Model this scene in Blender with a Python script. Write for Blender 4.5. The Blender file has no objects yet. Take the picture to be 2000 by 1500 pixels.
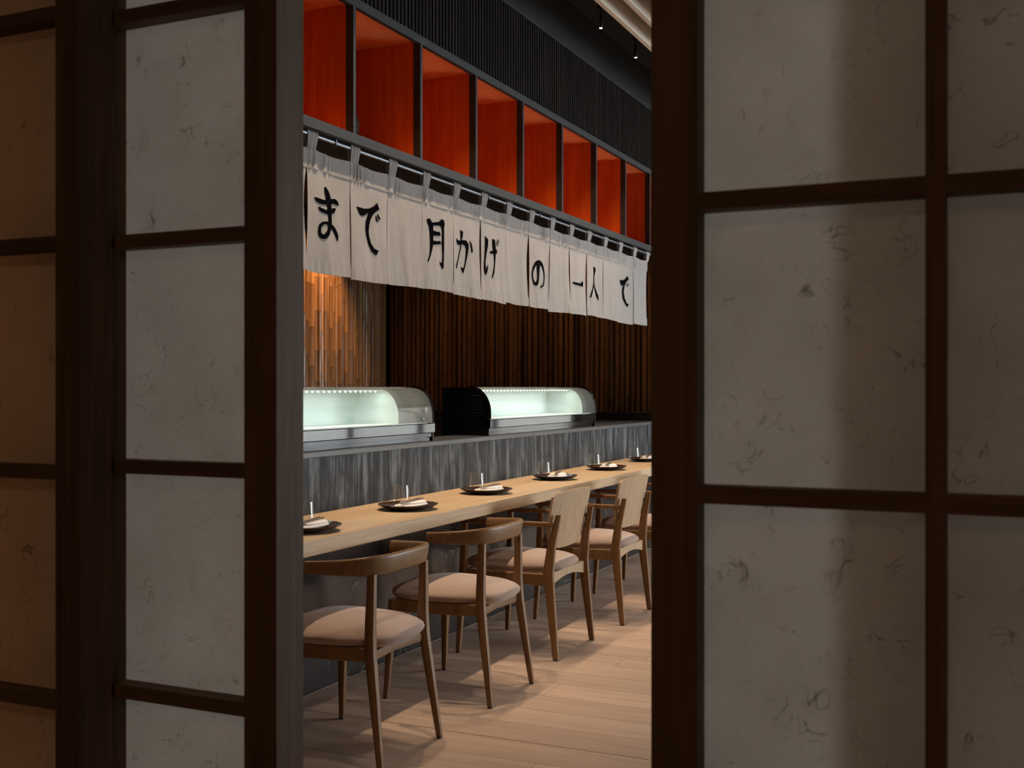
import bpy, bmesh, math, random
from mathutils import Vector, Matrix
from mathutils.geometry import tessellate_polygon
random.seed(7)
S = bpy.context.scene
COL = S.collection
R = math.radians

# ------------------------------------------------------------------ camera, world, light, exposure
EYE = 1.32
cam_d = bpy.data.cameras.new('camera'); cam = bpy.data.objects.new('camera', cam_d); COL.objects.link(cam)
cam.location = (0, 0, EYE)
cam.rotation_euler = (R(90), 0, R(24.685 - 90))
cam_d.sensor_width = 36.0; cam_d.lens = 2180 / 2000 * 36; cam_d.shift_y = 0.0035
cam_d.clip_start = 0.05; cam_d.clip_end = 60
cam_d.dof.use_dof = True; cam_d.dof.focus_distance = 5.4; cam_d.dof.aperture_fstop = 15
S.camera = cam
S.view_settings.view_transform = 'Standard'; S.view_settings.look = 'None'
S.view_settings.gamma = 1; S.view_settings.use_curve_mapping = False
S.view_settings.exposure = EXPO = 0.35
w = bpy.data.worlds.new('daylight'); S.world = w; w.use_nodes = True
w.node_tree.nodes['Background'].inputs[0].default_value = (0.86, 0.95, 1.0, 1)
w.node_tree.nodes['Background'].inputs[1].default_value = 16.0
S.cycles.max_bounces = 9; S.cycles.diffuse_bounces = 5; S.cycles.glossy_bounces = 4
S.cycles.transmission_bounces = 6; S.cycles.transparent_max_bounces = 10
S.cycles.use_denoising = True; S.cycles.sample_clamp_indirect = 6.0
S.cycles.caustics_reflective = False; S.cycles.caustics_refractive = False

# daylight window openings (portals only steer the sampling of the sky through them)
WIN_FAR = (-4.5, 0.75, 0.35, 3.3)      # y0 y1 z0 z1 in the wall x = 12.4
WIN_RIGHT = (8.8, 12.2, 0.35, 3.3)    # x0 x1 z0 z1 in the wall y = -5
def portal(name, loc, rot, sx, sy):
    d = bpy.data.lights.new(name, 'AREA'); d.shape = 'RECTANGLE'; d.size = sx; d.size_y = sy
    d.cycles.is_portal = True
    o = bpy.data.objects.new(name, d); COL.objects.link(o); o.location = loc; o.rotation_euler = rot
portal('window_portal', (12.42, (WIN_FAR[0]+WIN_FAR[1])/2, (WIN_FAR[2]+WIN_FAR[3])/2), (0, R(90), 0), WIN_FAR[3]-WIN_FAR[2], WIN_FAR[1]-WIN_FAR[0])
portal('window_portal', ((WIN_RIGHT[0]+WIN_RIGHT[1])/2, -5.02, (WIN_RIGHT[2]+WIN_RIGHT[3])/2), (R(90), 0, 0), WIN_RIGHT[1]-WIN_RIGHT[0], WIN_RIGHT[3]-WIN_RIGHT[2])

SPOT_W, AISLE_FILL_W, KITCHEN_W, ALCOVE_FILL_W, HALL_FILL_W, CASE_W = 85, 26, 75, 8, 4.5, 1.1      # lamp powers in watts; aisle, alcove and hall are added fill

# ------------------------------------------------------------------ materials
def mat(name):
    m = bpy.data.materials.new(name); m.use_nodes = True
    nt = m.node_tree; nt.nodes.clear()
    out = nt.nodes.new('ShaderNodeOutputMaterial')
    return m, nt, out
def N(nt, t, **k):
    n = nt.nodes.new('ShaderNode' + t)
    for a, v in k.items(): setattr(n, a, v)
    return n
def coords(nt, scale, rnd=40.0, rot=None):
    tc = N(nt, 'TexCoord'); oi = N(nt, 'ObjectInfo')
    mu = N(nt, 'VectorMath', operation='SCALE'); cx = N(nt, 'CombineXYZ')
    for i in range(3): nt.links.new(oi.outputs['Random'], cx.inputs[i])
    nt.links.new(cx.outputs[0], mu.inputs[0]); mu.inputs['Scale'].default_value = rnd
    ad = N(nt, 'VectorMath', operation='ADD')
    nt.links.new(tc.outputs['Object'], ad.inputs[0]); nt.links.new(mu.outputs[0], ad.inputs[1])
    mp = N(nt, 'Mapping'); mp.inputs['Scale'].default_value = scale
    if rot: mp.inputs['Rotation'].default_value = rot
    nt.links.new(ad.outputs[0], mp.inputs['Vector'])
    return mp.outputs[0], oi
def noise(nt, vec, scale, detail=4, rough=0.55, dist=0.0):
    n = N(nt, 'TexNoise'); n.inputs['Scale'].default_value = scale; n.inputs['Detail'].default_value = detail
    n.inputs['Roughness'].default_value = rough; n.inputs['Distortion'].default_value = dist
    nt.links.new(vec, n.inputs['Vector']); return n.outputs['Fac']
def ramp(nt, fac, stops):
    r = N(nt, 'ValToRGB')
    while len(r.color_ramp.elements) < len(stops): r.color_ramp.elements.new(0.5)
    for e, (p, c) in zip(r.color_ramp.elements, stops):
        e.position = p; e.color = (c[0], c[1], c[2], 1) if hasattr(c, '__len__') else (c, c, c, 1)
    nt.links.new(fac, r.inputs['Fac']); return r.outputs['Color']
def mixc(nt, fac, a, b, mode='MIX'):
    m = N(nt, 'Mix', data_type='RGBA', blend_type=mode)
    if isinstance(fac, (int, float)): m.inputs[0].default_value = fac
    else: nt.links.new(fac, m.inputs[0])
    for i, v in ((6, a), (7, b)):
        if isinstance(v, tuple): m.inputs[i].default_value = (v[0], v[1], v[2], 1)
        else: nt.links.new(v, m.inputs[i])
    return m.outputs[2]
def math_(nt, op, a, b=0.0, clamp=False):
    m = N(nt, 'Math', operation=op, use_clamp=clamp)
    for i, v in ((0, a), (1, b)):
        if isinstance(v, (int, float)): m.inputs[i].default_value = v
        else: nt.links.new(v, m.inputs[i])
    return m.outputs[0]
def bump(nt, h, strength, dist=0.002):
    b = N(nt, 'Bump'); b.inputs['Strength'].default_value = strength; b.inputs['Distance'].default_value = dist
    nt.links.new(h, b.inputs['Height']); return b.outputs['Normal']
def bsdf(nt, out, col, rough, metal=0.0, normal=None, spec=0.5, **k):
    p = N(nt, 'BsdfPrincipled')
    if isinstance(col, tuple): p.inputs['Base Color'].default_value = (*col, 1)
    else: nt.links.new(col, p.inputs['Base Color'])
    if isinstance(rough, (int, float)): p.inputs['Roughness'].default_value = rough
    else: nt.links.new(rough, p.inputs['Roughness'])
    p.inputs['Metallic'].default_value = metal
    p.inputs['Specular IOR Level'].default_value = spec
    if normal is not None: nt.links.new(normal, p.inputs['Normal'])
    for a, v in k.items(): p.inputs[a.replace('_', ' ')].default_value = v
    nt.links.new(p.outputs[0], out.inputs['Surface']); return p
def wood(name, dark, light, axis='Z', rough=0.5, var=0.25, fine=1.0, bmp=0.25, spec=0.4):
    m, nt, out = mat(name)
    lo, hi = 1.2*fine, 26.0*fine
    sc = {'X': (lo, hi, hi), 'Y': (hi, lo, hi), 'Z': (hi, hi, lo)}[axis]
    v, oi = coords(nt, sc)
    a = noise(nt, v, 1.0, 6, 0.6, 0.6)
    v2, _ = coords(nt, tuple(s*5 for s in sc))
    b = noise(nt, v2, 1.0, 3, 0.6)
    f = math_(nt, 'ADD', math_(nt, 'MULTIPLY', a, 0.7), math_(nt, 'MULTIPLY', b, 0.3))
    c = ramp(nt, f, [(0.36, dark), (0.64, light)])
    hs = N(nt, 'HueSaturation'); nt.links.new(c, hs.inputs['Color'])
    nt.links.new(math_(nt, 'ADD', math_(nt, 'MULTIPLY', oi.outputs['Random'], var), 1 - var/2), hs.inputs['Value'])
    bsdf(nt, out, hs.outputs[0], rough, normal=bump(nt, f, bmp), spec=spec)
    return m
def plain(name, col, rough=0.5, metal=0.0, grain=0.0, gscale=60.0, spec=0.5, var=0.0, **k):
    m, nt, out = mat(name)
    v, oi = coords(nt, (1, 1, 1))
    n = noise(nt, v, gscale, 4)
    c = ramp(nt, n, [(0.3, tuple(x*(1-grain) for x in col)), (0.7, tuple(min(1, x*(1+grain)) for x in col))])
    if var:
        hs = N(nt, 'HueSaturation'); nt.links.new(c, hs.inputs['Color'])
        nt.links.new(math_(nt, 'ADD', math_(nt, 'MULTIPLY', oi.outputs['Random'], var), 1 - var/2), hs.inputs['Value'])
        c = hs.outputs[0]
    bsdf(nt, out, c, rough, metal, bump(nt, n, min(1, grain*1.2), 0.001) if grain else None, spec, **k)
    return m
def emit(name, col, s):
    m, nt, out = mat(name)
    e = N(nt, 'Emission'); e.inputs[0].default_value = (*col, 1); e.inputs[1].default_value = s
    nt.links.new(e.outputs[0], out.inputs['Surface']); return m
M = {}
M['frame'] = wood('dark stained frame wood', (0.125, 0.074, 0.044), (0.205, 0.130, 0.082), 'Z', 0.6, 0.1, 1.6, 0.2, 0.12)
M['frame_h'] = wood('dark stained bar wood', (0.125, 0.074, 0.044), (0.205, 0.130, 0.082), 'Y', 0.6, 0.1, 1.6, 0.2, 0.12)
M['oak_x'] = wood('pale oak slab', (0.48, 0.325, 0.185), (0.67, 0.49, 0.31), 'X', 0.42, 0.0, 1.0, 0.15)
M['floor'] = wood('oak floor plank', (0.44, 0.31, 0.235), (0.58, 0.43, 0.335), 'Y', 0.42, 0.22, 0.8, 0.15)
M['chair'] = wood('oiled oak chair wood', (0.165, 0.082, 0.030), (0.255, 0.138, 0.056), 'Z', 0.4, 0.08, 1.5, 0.12)
M['veneer'] = wood('oak veneer', (0.40, 0.27, 0.155), (0.50, 0.355, 0.22), 'Z', 0.45, 0.06, 1.8, 0.08)
M['red'] = wood('red stained panel', (0.43, 0.068, 0.008), (0.63, 0.140, 0.019), 'Z', 0.42, 0.06, 1.0, 0.12)
M['red_lit'] = wood('bounce lit red board', (0.74, 0.22, 0.08), (0.88, 0.32, 0.13), 'X', 0.42, 0.06, 1.0, 0.12)  # light bounced onto the bay ceilings is put into this paler red
def bamboo():
    m, nt, out = mat('smoked bamboo')
    v, oi = coords(nt, (9, 9, 0.8))
    f = noise(nt, v, 1.0, 5, 0.6, 0.5)
    c = ramp(nt, f, [(0.33, (0.12, 0.058, 0.022)), (0.66, (0.30, 0.155, 0.062))])
    at = N(nt, 'Attribute'); at.attribute_name = 'node'
    c = mixc(nt, math_(nt, 'MULTIPLY', at.outputs['Fac'], 0.55), c, (0.030, 0.013, 0.006))
    hs = N(nt, 'HueSaturation'); nt.links.new(c, hs.inputs['Color'])
    nt.links.new(math_(nt, 'ADD', math_(nt, 'MULTIPLY', oi.outputs['Random'], 0.7), 0.65), hs.inputs['Value'])
    bsdf(nt, out, hs.outputs[0], 0.36, normal=bump(nt, f, 0.1), spec=0.4)
    return m
M['bamboo'] = bamboo()
M['slat'] = wood('black stained slat', (0.004, 0.0035, 0.0035), (0.020, 0.014, 0.012), 'Z', 0.6, 0.5, 1.0, 0.2, 0.1)
M['black'] = plain('matt black', (0.012, 0.012, 0.013), 0.6)
M['ceil'] = plain('dark ceiling paint', (0.016, 0.015, 0.016), 0.8, grain=0.2, gscale=6)
M['char_edge'] = plain('charred black edging', (0.028, 0.032, 0.036), 0.55, grain=0.6, gscale=140, spec=0.3)
M['hall'] = plain('dark hall plaster', (0.06, 0.045, 0.035), 0.9, grain=0.1, gscale=8)
M['plaster'] = plain('warm grey plaster', (0.16, 0.13, 0.11), 0.9, grain=0.06, gscale=10)
M['baffle'] = wood('cream baffle wood', (0.50, 0.43, 0.34), (0.62, 0.55, 0.45), 'X', 0.6, 0.05, 1.0, 0.05)
M['steel'] = plain('polished steel', (0.13, 0.145, 0.165), 0.04, 1.0)
M['bluesteel'] = plain('grey steel plinth', (0.08, 0.09, 0.11), 0.08, 1.0)
M['gloss'] = plain('glossy black plastic', (0.006, 0.006, 0.007), 0.12)
M['housing'] = plain('smoked grey housing', (0.020, 0.022, 0.025), 0.08)
M['white_in'] = plain('white liner', (0.74, 0.82, 0.78), 0.5)
M['rod'] = plain('grey metal rod', (0.30, 0.34, 0.40), 0.35, 0.8)
M['plate'] = plain('dark brown glaze', (0.045, 0.022, 0.014), 0.16, grain=0.4, gscale=70)
M['vase'] = plain('black pottery', (0.008, 0.007, 0.008), 0.7, spec=0.2)
M['chop'] = plain('dark lacquer chopstick', (0.10, 0.045, 0.025), 0.35)
M['rest'] = plain('pale ceramic', (0.75, 0.72, 0.68), 0.25)
M['ink'] = plain('black ink', (0.004, 0.004, 0.005), 0.9, spec=0.0)
M['lens'] = emit('lamp lens', (1.0, 0.90, 0.76), 30)
M['led'] = emit('led', (0.80, 1.0, 0.92), 4)
M['ctop'] = plain('dark counter slab', (0.060, 0.066, 0.074), 0.35, grain=0.25, gscale=90)
M['foot'] = plain('black glide', (0.01, 0.01, 0.01), 0.5)

def fabric():
    m, nt, out = mat('woven seat fabric')
    v, oi = coords(nt, (1, 1, 1))
    n = noise(nt, v, 260, 2, 0.7); n2 = noise(nt, v, 9, 3)
    c = mixc(nt, n2, (0.43, 0.315, 0.26), (0.50, 0.375, 0.31))
    c = mixc(nt, math_(nt, 'MULTIPLY', n, 0.5), c, (0.30, 0.21, 0.17))
    bsdf(nt, out, c, 0.9, normal=bump(nt, n, 0.5, 0.001), spec=0.15, Sheen_Weight=0.3)
    return m
M['fabric'] = fabric()
def linen():
    m, nt, out = mat('unbleached linen cloth')
    tc = N(nt, 'TexCoord'); v = tc.outputs['Object']
    n = noise(nt, v, 7, 4); wv = noise(nt, v, 380, 2)
    mp = N(nt, 'Mapping'); mp.inputs['Scale'].default_value = (10, 1, 3.2); nt.links.new(v, mp.inputs['Vector'])
    cr = noise(nt, mp.outputs[0], 1.0, 5, 0.6, 1.2)
    c = mixc(nt, n, (0.38, 0.355, 0.34), (0.46, 0.437, 0.425))
    nrm = bump(nt, math_(nt, 'ADD', cr, math_(nt, 'MULTIPLY', wv, 0.1)), 0.8, 0.010)
    d = N(nt, 'BsdfDiffuse'); t = N(nt, 'BsdfTranslucent')
    nt.links.new(c, d.inputs[0]); nt.links.new(c, t.inputs[0]); nt.links.new(nrm, d.inputs['Normal'])
    mx = N(nt, 'MixShader'); mx.inputs[0].default_value = 0.2
    nt.links.new(d.outputs[0], mx.inputs[1]); nt.links.new(t.outputs[0], mx.inputs[2]); nt.links.new(mx.outputs[0], out.inputs[0])
    return m
M['linen'] = linen()
def cloth_white():
    m, nt, out = mat('white napkin cotton')
    v, oi = coords(nt, (1, 1, 1)); n = noise(nt, v, 30, 4)
    bsdf(nt, out, (0.80, 0.77, 0.75), 0.9, normal=bump(nt, n, 0.4, 0.004), spec=0.1)
    return m
M['napkin'] = cloth_white()
def paper(name, tr, lift):
    m, nt, out = mat(name)
    v, oi = coords(nt, (1, 1, 1), 30)
    cloud = noise(nt, v, 9, 5, 0.6); fin = noise(nt, v, 160, 3, 0.7)
    def strands(scale, width, mscale, cut, off):
        mp = N(nt, 'Mapping'); mp.inputs['Location'].default_value = (off, off*2.3, off*1.7); nt.links.new(v, mp.inputs['Vector'])
        a = noise(nt, mp.outputs[0], scale, 2, 0.5, 0.9)
        d = math_(nt, 'ABSOLUTE', math_(nt, 'SUBTRACT', a, 0.5))
        line = math_(nt, 'SUBTRACT', 1.0, math_(nt, 'DIVIDE', d, width), True)
        mp2 = N(nt, 'Mapping'); mp2.inputs['Location'].default_value = (off*3.1, off*5.3, off); nt.links.new(v, mp2.inputs['Vector'])
        k = noise(nt, mp2.outputs[0], mscale, 1, 0.5)
        k = math_(nt, 'MULTIPLY', math_(nt, 'SUBTRACT', k, cut), 14.0, True)
        return math_(nt, 'MULTIPLY', line, k)
    s1 = strands(34, 0.012, 26, 0.585, 1.7)
    s2 = strands(60, 0.025, 40, 0.57, 7.1)
    s3 = strands(22, 0.008, 20, 0.62, 12.9)
    c = ramp(nt, cloud, [(0.3, (0.74, 0.70, 0.655)), (0.7, (0.84, 0.80, 0.76))])
    c = mixc(nt, math_(nt, 'MULTIPLY', fin, 0.22), c, (0.40, 0.38, 0.35))
    c = mixc(nt, math_(nt, 'MULTIPLY', s2, 0.22), c, (0.26, 0.22, 0.17))
    c = mixc(nt, math_(nt, 'MULTIPLY', s1, 0.7), c, (0.20, 0.16, 0.11))
    c = mixc(nt, math_(nt, 'MULTIPLY', s3, 0.7), c, (0.22, 0.18, 0.13))
    d = N(nt, 'BsdfDiffuse'); t = N(nt, 'BsdfTranslucent')
    nt.links.new(c, d.inputs[0]); nt.links.new(c, t.inputs[0])
    c = mixc(nt, lift, c, (1.0, 0.99, 0.97))
    for s_ in (d, t): nt.links.new(c, s_.inputs[0])
    mx = N(nt, 'MixShader'); mx.inputs[0].default_value = tr
    nt.links.new(d.outputs[0], mx.inputs[1]); nt.links.new(t.outputs[0], mx.inputs[2]); nt.links.new(mx.outputs[0], out.inputs[0])
    return m
M['paper'] = paper('fibre flecked washi paper', 0.69, 0.0)
M['paper_thin'] = paper('thin washi paper', 0.90, 0.8)
def charred():
    m, nt, out = mat('charred cedar board')
    v, oi = coords(nt, (30, 30, 1.6))
    a = noise(nt, v, 1.0, 6, 0.65, 0.8)
    v2, _ = coords(nt, (14, 14, 5)); b = noise(nt, v2, 1.0, 4, 0.6, 0.5)
    v3, _ = coords(nt, (170, 170, 3)); c3 = noise(nt, v3, 1.0, 3, 0.6)
    f = math_(nt, 'ADD', math_(nt, 'MULTIPLY', a, 0.5), math_(nt, 'ADD', math_(nt, 'MULTIPLY', b, 0.35), math_(nt, 'MULTIPLY', c3, 0.15)))
    c = ramp(nt, f, [(0.38, (0.005, 0.006, 0.007)), (0.50, (0.026, 0.029, 0.034)), (0.63, (0.150, 0.165, 0.185))])
    bsdf(nt, out, c, ramp(nt, f, [(0.4, 0.65), (0.6, 0.45)]), normal=bump(nt, f, 0.4, 0.004), spec=0.22)
    return m
M['charred'] = charred()
def marble():
    m, nt, out = mat('black veined marble')
    v, oi = coords(nt, (1, 1, 1), 25)
    a = noise(nt, v, 2.2, 5, 0.55, 1.2)
    d = math_(nt, 'ABSOLUTE', math_(nt, 'SUBTRACT', a, 0.5))
    ln = math_(nt, 'SUBTRACT', 1.0, math_(nt, 'DIVIDE', d, 0.010), True)
    k = math_(nt, 'MULTIPLY', math_(nt, 'SUBTRACT', noise(nt, v, 3.1, 2), 0.50), 6.0, True)
    c = mixc(nt, math_(nt, 'MULTIPLY', ln, k), ramp(nt, noise(nt, v, 8, 4), [(0.3, (0.016, 0.014, 0.015)), (0.7, (0.030, 0.027, 0.028))]), (0.22, 0.21, 0.20))
    bsdf(nt, out, c, 0.16)
    return m
M['marble'] = marble()
def clear_glass(name, fog=0.0, cap=1.0, f0=0.045, rough=0.03, ex=5.0, tint=(0.985, 0.99, 0.99)):
    m, nt, out = mat(name)
    tr = N(nt, 'BsdfTransparent'); tr.inputs[0].default_value = (*tint, 1)
    gl = N(nt, 'BsdfGlossy'); gl.inputs['Roughness'].default_value = rough
    lw = N(nt, 'LayerWeight'); lw.inputs['Blend'].default_value = 0.5
    sch = math_(nt, 'ADD', math_(nt, 'MULTIPLY', math_(nt, 'POWER', lw.outputs['Facing'], ex), 0.95 - f0), f0)
    mx = N(nt, 'MixShader'); nt.links.new(math_(nt, 'MULTIPLY', sch, cap), mx.inputs[0])
    nt.links.new(tr.outputs[0], mx.inputs[1]); nt.links.new(gl.outputs[0], mx.inputs[2])
    last = mx.outputs[0]
    if fog:
        v, oi = coords(nt, (1, 1, 1))
        n = noise(nt, v, 210, 2); big = noise(nt, v, 2, 1)
        f = math_(nt, 'MULTIPLY', math_(nt, 'ADD', math_(nt, 'MULTIPLY', n, 0.7), big), fog, True)
        d = N(nt, 'BsdfTranslucent'); d.inputs[0].default_value = (0.80, 0.90, 0.87, 1)
        d2 = N(nt, 'BsdfDiffuse'); d2.inputs[0].default_value = (0.80, 0.90, 0.87, 1)
        a = N(nt, 'MixShader'); nt.links.new(d.outputs[0], a.inputs[1]); nt.links.new(d2.outputs[0], a.inputs[2])
        b = N(nt, 'MixShader'); nt.links.new(f, b.inputs[0]); nt.links.new(last, b.inputs[1]); nt.links.new(a.outputs[0], b.inputs[2])
        last = b.outputs[0]
    nt.links.new(last, out.inputs[0]); return m
def sheer():
    m, nt, out = mat('sheer window blind')
    d = N(nt, 'BsdfDiffuse'); t = N(nt, 'BsdfTranslucent'); d.inputs[0].default_value = t.inputs[0].default_value = (0.62, 0.58, 0.53, 1)
    mx = N(nt, 'MixShader'); mx.inputs[0].default_value = 0.5
    nt.links.new(d.outputs[0], mx.inputs[1]); nt.links.new(t.outputs[0], mx.inputs[2]); nt.links.new(mx.outputs[0], out.inputs[0]); return m
M['sheer'] = sheer()
M['glass'] = clear_glass('clear tumbler glass', cap=1.0, f0=0.05, rough=0.06, ex=2.6)
M['case_glass'] = clear_glass('misted curved glass', 0.22)

# ------------------------------------------------------------------ mesh helpers
def obj(name, bm, m, parent=None, smooth=False, loc=None, angle=38):
    me = bpy.data.meshes.new(name)
    bmesh.ops.recalc_face_normals(bm, faces=bm.faces[:])
    if smooth:
        for f in bm.faces: f.smooth = True
        lim = R(angle)
        for e in bm.edges:
            if len(e.link_faces) == 2 and e.calc_face_angle(0) > lim: e.smooth = False
    bm.to_mesh(me); bm.free()
    if m: me.materials.append(M[m] if isinstance(m, str) else m)
    o = bpy.data.objects.new(name, me); COL.objects.link(o)
    if parent: o.parent = parent
    if loc: o.location = loc
    return o
def inst(name, src, parent=None, loc=(0, 0, 0), rz=0.0):
    o = bpy.data.objects.new(name, src.data); COL.objects.link(o); o.parent = parent; o.location = loc; o.rotation_euler.z = rz
    return o
def tag(o, label=None, cat=None, group=None, kind=None):
    for k, v in (('label', label), ('category', cat), ('group', group), ('kind', kind)):
        if v: o[k] = v
    return o
def thing(name, label, cat, loc=(0, 0, 0), rz=0, group=None):
    o = bpy.data.objects.new(name, None); COL.objects.link(o); o.location = loc; o.rotation_euler.z = rz
    o.empty_display_size = 0.1
    return tag(o, label, cat, group)
def copy_thing(src, loc, rz, label, group=None):
    r = src.copy(); COL.objects.link(r); r.location = loc; r.rotation_euler.z = rz; r['label'] = label
    if group: r['group'] = group
    for ch in list(src.children):
        c = ch.copy(); COL.objects.link(c); c.parent = r
        for g in list(ch.children):
            d = g.copy(); COL.objects.link(d); d.parent = c
    return r
def box(bm, x0, x1, y0, y1, z0, z1, bev=0.0):
    v = [bm.verts.new(p) for p in ((x0,y0,z0),(x1,y0,z0),(x1,y1,z0),(x0,y1,z0),(x0,y0,z1),(x1,y0,z1),(x1,y1,z1),(x0,y1,z1))]
    fs = [bm.faces.new([v[i] for i in q]) for q in ((0,3,2,1),(4,5,6,7),(0,1,5,4),(1,2,6,5),(2,3,7,6),(3,0,4,7))]
    if bev:
        es = list({e for f in fs for e in f.edges})
        bmesh.ops.bevel(bm, geom=es, offset=bev, segments=1, affect='EDGES', profile=0.5)
    return bm
def B(*a, bev=0.0): return box(bmesh.new(), *a, bev=bev)
def boxes(lst, bev=0.0):
    bm = bmesh.new()
    for b in lst: box(bm, *b, bev=bev)
    return bm
def loft(bm, rings, cap=True, closed=True):
    rs = [[bm.verts.new(p) for p in r] for r in rings]
    n = len(rs[0])
    for a, b in zip(rs, rs[1:]):
        for i in range(n if closed else n-1):
            bm.faces.new((a[i], a[(i+1) % n], b[(i+1) % n], b[i]))
    if cap and closed:
        bm.faces.new(rs[0][::-1]); bm.faces.new(rs[-1])
    return bm
def sell(a, b, n=12, p=2.8):
    out = []
    for i in range(n):
        t = 2*math.pi*i/n; c, s = math.cos(t), math.sin(t)
        out.append((a*math.copysign(abs(c)**(2/p), c), b*math.copysign(abs(s)**(2/p), s)))
    return out
def zpost(pts, n=12, p=3.5):
    """vertical tapering post: pts = (x, y, z, half_w, half_d)"""
    return loft(bmesh.new(), [[(x+u, y+v, z) for u, v in sell(a, b, n, p)] for x, y, z, a, b in pts])
def sweep(pts, secs, n=12, p=3.0, up=Vector((0, 0, 1)), lean=None):
    """bar swept along pts; secs = (half width sideways, half height along up)"""
    rings = []
    for i, q in enumerate(pts):
        q = Vector(q); t = (Vector(pts[min(i+1, len(pts)-1)]) - Vector(pts[max(i-1, 0)])).normalized()
        side = t.cross(up).normalized(); u2 = side.cross(t).normalized()
        a, b = secs[i] if isinstance(secs, list) else secs
        ln = lean or 0
        rings.append([tuple(q + side*(u + ln*v) + u2*v) for u, v in sell(a, b, n, p)])
    return loft(bmesh.new(), rings)
def lathe(bm, prof, n=32, c=(0, 0, 0), cap=True):
    rings = [[(c[0]+r*math.cos(2*math.pi*i/n), c[1]+r*math.sin(2*math.pi*i/n), c[2]+z) for i in range(n)] for r, z in prof]
    return loft(bm, rings, cap=cap)
def extrude_x(prof, x0, x1):
    """prof = closed (y, z) outline"""
    return loft(bmesh.new(), [[(x0, y, z) for y, z in prof], [(x1, y, z) for y, z in prof]])
def smoothpath(pts, k=4):
    P = [Vector(p) for p in pts]; P = [2*P[0]-P[1]] + P + [2*P[-1]-P[-2]]
    out = []
    for i in range(1, len(P)-2):
        a, b, c, d = P[i-1:i+3]
        for j in range(k):
            t = j/k
            out.append(0.5*((2*b)+(c-a)*t+(2*a-5*b+4*c-d)*t*t+(3*b-a-3*c+d)*t**3))
    out.append(P[-2]); return out

# ------------------------------------------------------------------ the room
def struct(name, bm, m, parent=None, **k):
    o = obj(name, bm, m, parent, **k)
    if parent is None: o['kind'] = 'structure'
    return o
ZC = 3.95
floor = struct('floor', B(-2.2, 12.6, -5.2, 5.8, -0.12, -0.006), 'black')
# planks run across the room (along y); those the photograph shows are single pieces
PW = 0.20
rest = bmesh.new()
nrow = int((12.4 - 1.0) / PW)
rr = random.Random(3)
for i in range(nrow):
    x0 = 1.0 + i*PW
    y = -5.0 - rr.uniform(0, 1.6)
    while y < 2.79:
        ln = rr.uniform(1.5, 2.3); y1 = min(y + ln, 2.79)
        if y1 > -5:
            d = rr.uniform(-0.0005, 0.0005)
            a = (x0+0.0012, x0+PW-0.0012, max(y, -5)+0.001, y1-0.001, -0.02, d)
            if 2.6 < x0 < 9.2 and y1 > 0.26*x0 - 0.9 and y1 > -0.4:
                obj('plank', B(*a), 'floor', floor)
            else: box(rest, *a)
        y = y1
for i in range(16):                      # hall side of the doors
    x0 = -2.2 + i*PW
    box(rest, x0+0.0012, x0+PW-0.0012, -2.2, 2.6, -0.02, 0)
box(rest, 1.0, 9.6, 2.80, 5.6, -0.02, 0)
o = obj('planking', rest, 'floor', floor); o['kind'] = 'stuff'
struct('ceiling', B(0.95, 12.6, -5.2, 5.8, ZC, ZC+0.1), 'ceil')
struct('wall_far', boxes([(12.4, 12.6, -5.2, WIN_FAR[0], 0, ZC), (12.4, 12.6, WIN_FAR[1], 5.8, 0, ZC),
       (12.4, 12.6, WIN_FAR[0], WIN_FAR[1], 0, WIN_FAR[2]), (12.4, 12.6, WIN_FAR[0], WIN_FAR[1], WIN_FAR[3], ZC)]), 'plaster')
struct('wall_right', boxes([(0.9, WIN_RIGHT[0], -5.2, -5.0, 0, ZC), (WIN_RIGHT[1], 12.4, -5.2, -5.0, 0, ZC),
       (WIN_RIGHT[0], WIN_RIGHT[1], -5.2, -5.0, 0, WIN_RIGHT[2]), (WIN_RIGHT[0], WIN_RIGHT[1], -5.2, -5.0, WIN_RIGHT[3], ZC)]), 'plaster')
def window(n, along, fixed, a0, a1, z0, z1, step):
    bm = bmesh.new(); t = 0.03
    def bar(u0, u1, v0, v1):
        if along == 'y': box(bm, fixed-t, fixed+t, u0, u1, v0, v1)
        else: box(bm, u0, u1, fixed-t, fixed+t, v0, v1)
    bar(a0, a1, z0, z0+0.06); bar(a0, a1, z1-0.06, z1)
    k = max(1, round((a1-a0)/step))
    for i in range(k+1):
        p = a0 + (a1-a0)*i/k; bar(max(a0, p-0.03), min(a1, p+0.03), z0+0.06, z1-0.06)
    struct('window_%d' % n, bm, 'black')
window(1, 'y', 12.40, *WIN_FAR, 1.07)
window(2, 'x', -5.1, *WIN_RIGHT, 1.2)
# wall that holds the sliding screens, and the dim hall in front of it
struct('wall_near', boxes([(0.95, 1.12, -5.0, -0.72, 0, ZC), (0.95, 1.12, 1.83, 5.6, 0, ZC), (0.95, 1.12, -0.72, 1.83, 2.44, ZC)]), 'hall')
struct('trim_1', boxes([(0.90, 1.14, -0.78, 1.89, 2.41, 2.44)]), 'frame_h')
struct('wall_hall_left', B(-2.2, 0.95, 2.6, 2.7, 0, 2.7), 'hall')
struct('wall_hall_right', B(-2.2, 0.95, -2.3, -2.2, 0, 2.7), 'hall')
struct('wall_hall_back', B(-2.3, -2.2, -2.3, 2.7, 0, 2.7), 'hall')
struct('ceiling_hall', B(-2.3, 0.95, -2.3, 2.7, 2.7, 2.8), 'hall')
bl = obj('window_blind', B(12.44, 12.445, WIN_FAR[0], WIN_FAR[1], WIN_FAR[2], WIN_FAR[3]), 'sheer'); tag(bl, 'sheer pale blind over the far window, out of the frame', 'blind')
struct('wall_daylight_block', B(1.053, 1.36, 1.005, 1.045, 0, 2.44), 'frame')  # added partition, keeps daylight off the amber paper
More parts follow.
